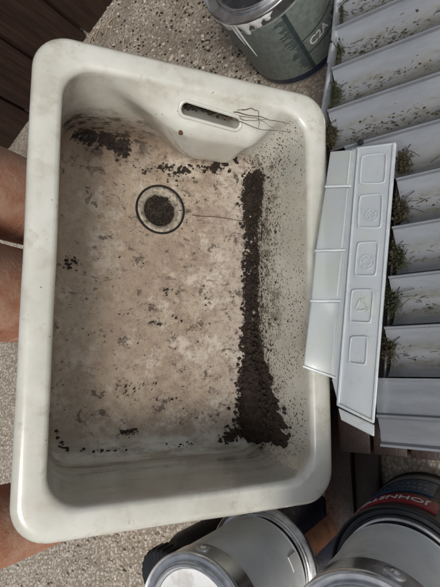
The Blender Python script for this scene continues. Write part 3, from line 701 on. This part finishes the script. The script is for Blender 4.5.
# left hand stack at the bottom: plain grey tin on a navy one
zA, rA = .150, .079; hA = H - .494 - zA
TA = tin('paint_tin', (-.342, -.302, zA), rA, hA, 'plain grey tin with white lid standing on a navy tin', 'grey_label', 'white_paint', ears=cyl_at((-.342, -.302), rA, 196, 553)[0], lid_r=.84)
band(TA, 'bare_band', 'tin', rA, hA - .034, hA - .007)
t0, z0 = cyl_at((-.342, -.302), rA, 282, 572); band(TA, 'white_patch', 'white_print', rA, .004, .030, t0 - R(8), t0 + R(6), 8)  # small plain white patch low on the body
cN = (-.334, -.294); rN = .088
TN = tin('paint_tin', (*cN, 0), rN, zA - .001, 'navy tin with an orange brown label underneath the plain grey tin', 'navy', 'lid_dark', lid_r=.86)
t0, z0 = cyl_at(cN, rN, 312, 545); band(TN, 'label', 'orange_label', rN, .006, .140, t0 - R(9), t0 + R(11), 16)
# right hand stack: grey tin on the red and blue labelled tin
zB_, rB = .217, .0755; hB = H - .446 - zB_
TB = tin('paint_tin', (-.121, -.256, zB_), rB, hB, 'plain grey tin with bright steel rim standing on the red and blue labelled tin', 'grey_label', 'white_paint', ears=cyl_at((-.121, -.256), rB, 395, 573)[0], lid_r=.84)
band(TB, 'bare_band', 'tin', rB, hB - .034, hB - .007)
cJ, rJ = (-.118, -.244), .083
TL_ = tin('paint_tin', (*cJ, 0), rJ, zB_ - .001, "black tin lettered JOHNSTONE'S on a red band above a blue label", 'black', 'lid_dark', lid_r=.86, ring_mat='black')
ta, zr = cyl_at(cJ, rJ, 392, 493)
band(TL_, 'red_band', 'red_label', rJ, .146, .188, ta - R(42), ta + R(66), 48, .0006); band(TL_, 'blue_band', 'blue_label', rJ, .058, .126, ta - R(34), ta + R(52), 48, .0006); band(TL_, 'grey_band', 'grey_print', rJ, .026, .044, 0, 2 * math.pi, 72, .0006)
wrap_text("JOHNSTONE'S", .0235, rJ + .0008, .167, ta + R(10), 'white_print', TL_, 'lettering', .0003, .85)
for k, (zz, n_) in enumerate(((.106, 13), (.084, 11))):      # rows of small print too soft to read
    bm = bmesh.new()
    for i in range(n_):
        a = ta + R(-28 + 62 * (i + .5) / n_); wd = R(random.uniform(1.2, 1.9)); lathe(bm, [(rJ + .0008, zz - .006), (rJ + .0009, zz - .006), (rJ + .0009, zz + .006), (rJ + .0008, zz + .006)], 2, (0, 0, 0), a - wd, a + wd)
    obj('small_print', bm, 'blue_print', TL_)
# sage green tin above
cG, rG, hg = (-.302, .694), .104, .205
TG = tin('paint_tin', (*cG, .0), rG, hg, 'large sage green tin with white paint spilt from its dark lid', 'tin', 'lid_dark', ears=cyl_at(cG, rG, 247, 66)[0], lid_r=.80)
band(TG, 'label', 'sage_label', rG, .022, hg - .026, th=.0006); band(TG, 'foot_shade', 'navy', rG, .0062, .0205, th=.0006)  # navy band at the foot stands in for the shadow under the tin
(s0, zs0), (s1, zs1) = cyl_at(cG, rG, 288, 20), cyl_at(cG, rG, 314, 68); sa = (s0 + s1) / 2
band(TG, 'label_stripe', 'sage_dark', rG, .023, hg - .027, sa - R(2.2), sa + R(2.2), 6, .0010)
bm = bmesh.new()
for i in range(40):                                          # comb of short strokes along the stripe
    z = .026 + (hg - .060) * i / 40; L_ = R(random.uniform(2, 13)); lathe(bm, [(rG + .0002, z), (rG + .0010, z), (rG + .0010, z + .0018), (rG + .0002, z + .0018)], 6, (0, 0, 0), sa - R(2) - L_, sa - R(2))
obj('stripe_comb', bm, 'sage_dark', TG)
tp, zp = cyl_at(cG, rG, 309, 44)
for z0, z1 in ((zp - .019, zp - .0165), (zp + .0165, zp + .019)): band(TG, 'label_line', 'sage_dark', rG, z0, z1, sa, sa + R(60), 20, .0010)
band(TG, 'label_plate', 'sage_label', rG, zp - .0145, zp + .0145, sa + R(3.5), sa + R(36), 16, .0012)
wrap_text('C2A', .024, rG + .0014, zp, (sa + R(3.5) + sa + R(36)) / 2, 'white_print', TG, 'lettering', .0004, 1.0)
bm = bmesh.new(); pa = cyl_at(cG, rG, 245, 40)[0]             # spilt paint: runs down from the lid
for a, L_, wd in ((-.20, .020, 13), (0, .095, 3.0), (-.07, .060, 2.4), (-.45, .014, 10), (.18, .030, 9), (.42, .020, 11), (.62, .014, 8)):
    rows = []; a += pa
    for i in range(13):
        t = i / 12; z = hg - .003 - L_ * t; ww = R(wd) * (1 - .65 * sstep(t, 0, .7)) * (1 if t < .97 else .5); dz = .0006 + .0012 * math.sin(math.pi * t)
        rows.append([bm.verts.new(((rG + .0008 + dz * math.sin(math.pi * (j / 6))) * math.cos(a - ww + 2 * ww * j / 6), (rG + .0008 + dz * math.sin(math.pi * (j / 6))) * math.sin(a - ww + 2 * ww * j / 6), z)) for j in range(7)])
    for p, q in zip(rows, rows[1:]):
        for j in range(6): bm.faces.new((p[j], p[j + 1], q[j + 1], q[j]))
obj('paint_run', bm, 'white_paint', TG, 180)

# black bottle with a ribbed cap
zc = .20; pc = gp(157, 575, zc + .03); bt = empty('plastic_bottle', (pc.x, pc.y, 0)); tag(bt, 'black plastic bottle with a coarse ribbed screw cap beside the grey tin', 'bottle')
bm = bmesh.new(); lathe(bm, [(0, 0), (.036, 0), (.040, .004), (.040, .150), (.034, .172), (.024, .182), (.022, zc), (0, zc)], 48); obj('body', bm, 'black', bt, 40)
bm = bmesh.new(); rows = []
for z, q, d in ((0, .036, 1), (.022, .036, 1), (.027, .035, .6), (.030, .031, 0), (.030, .0, 0)):
    rows.append([bm.verts.new(((q - d * .003 * (k % 4 in (2, 3))) * math.cos(2 * math.pi * k / 88), (q - d * .003 * (k % 4 in (2, 3))) * math.sin(2 * math.pi * k / 88), zc - .002 + z)) for k in range(88)] if q else [bm.verts.new((0, 0, zc - .002 + z))])
for p, q in zip(rows, rows[1:]):
    for k in range(88):
        j = (k + 1) % 88
        if len(q) == 1: bm.faces.new((p[k], p[j], q[0]))
        else: bm.faces.new((p[k], p[j], q[j], q[k]))
obj('ribbed_cap', bm, 'black', bt, 40)
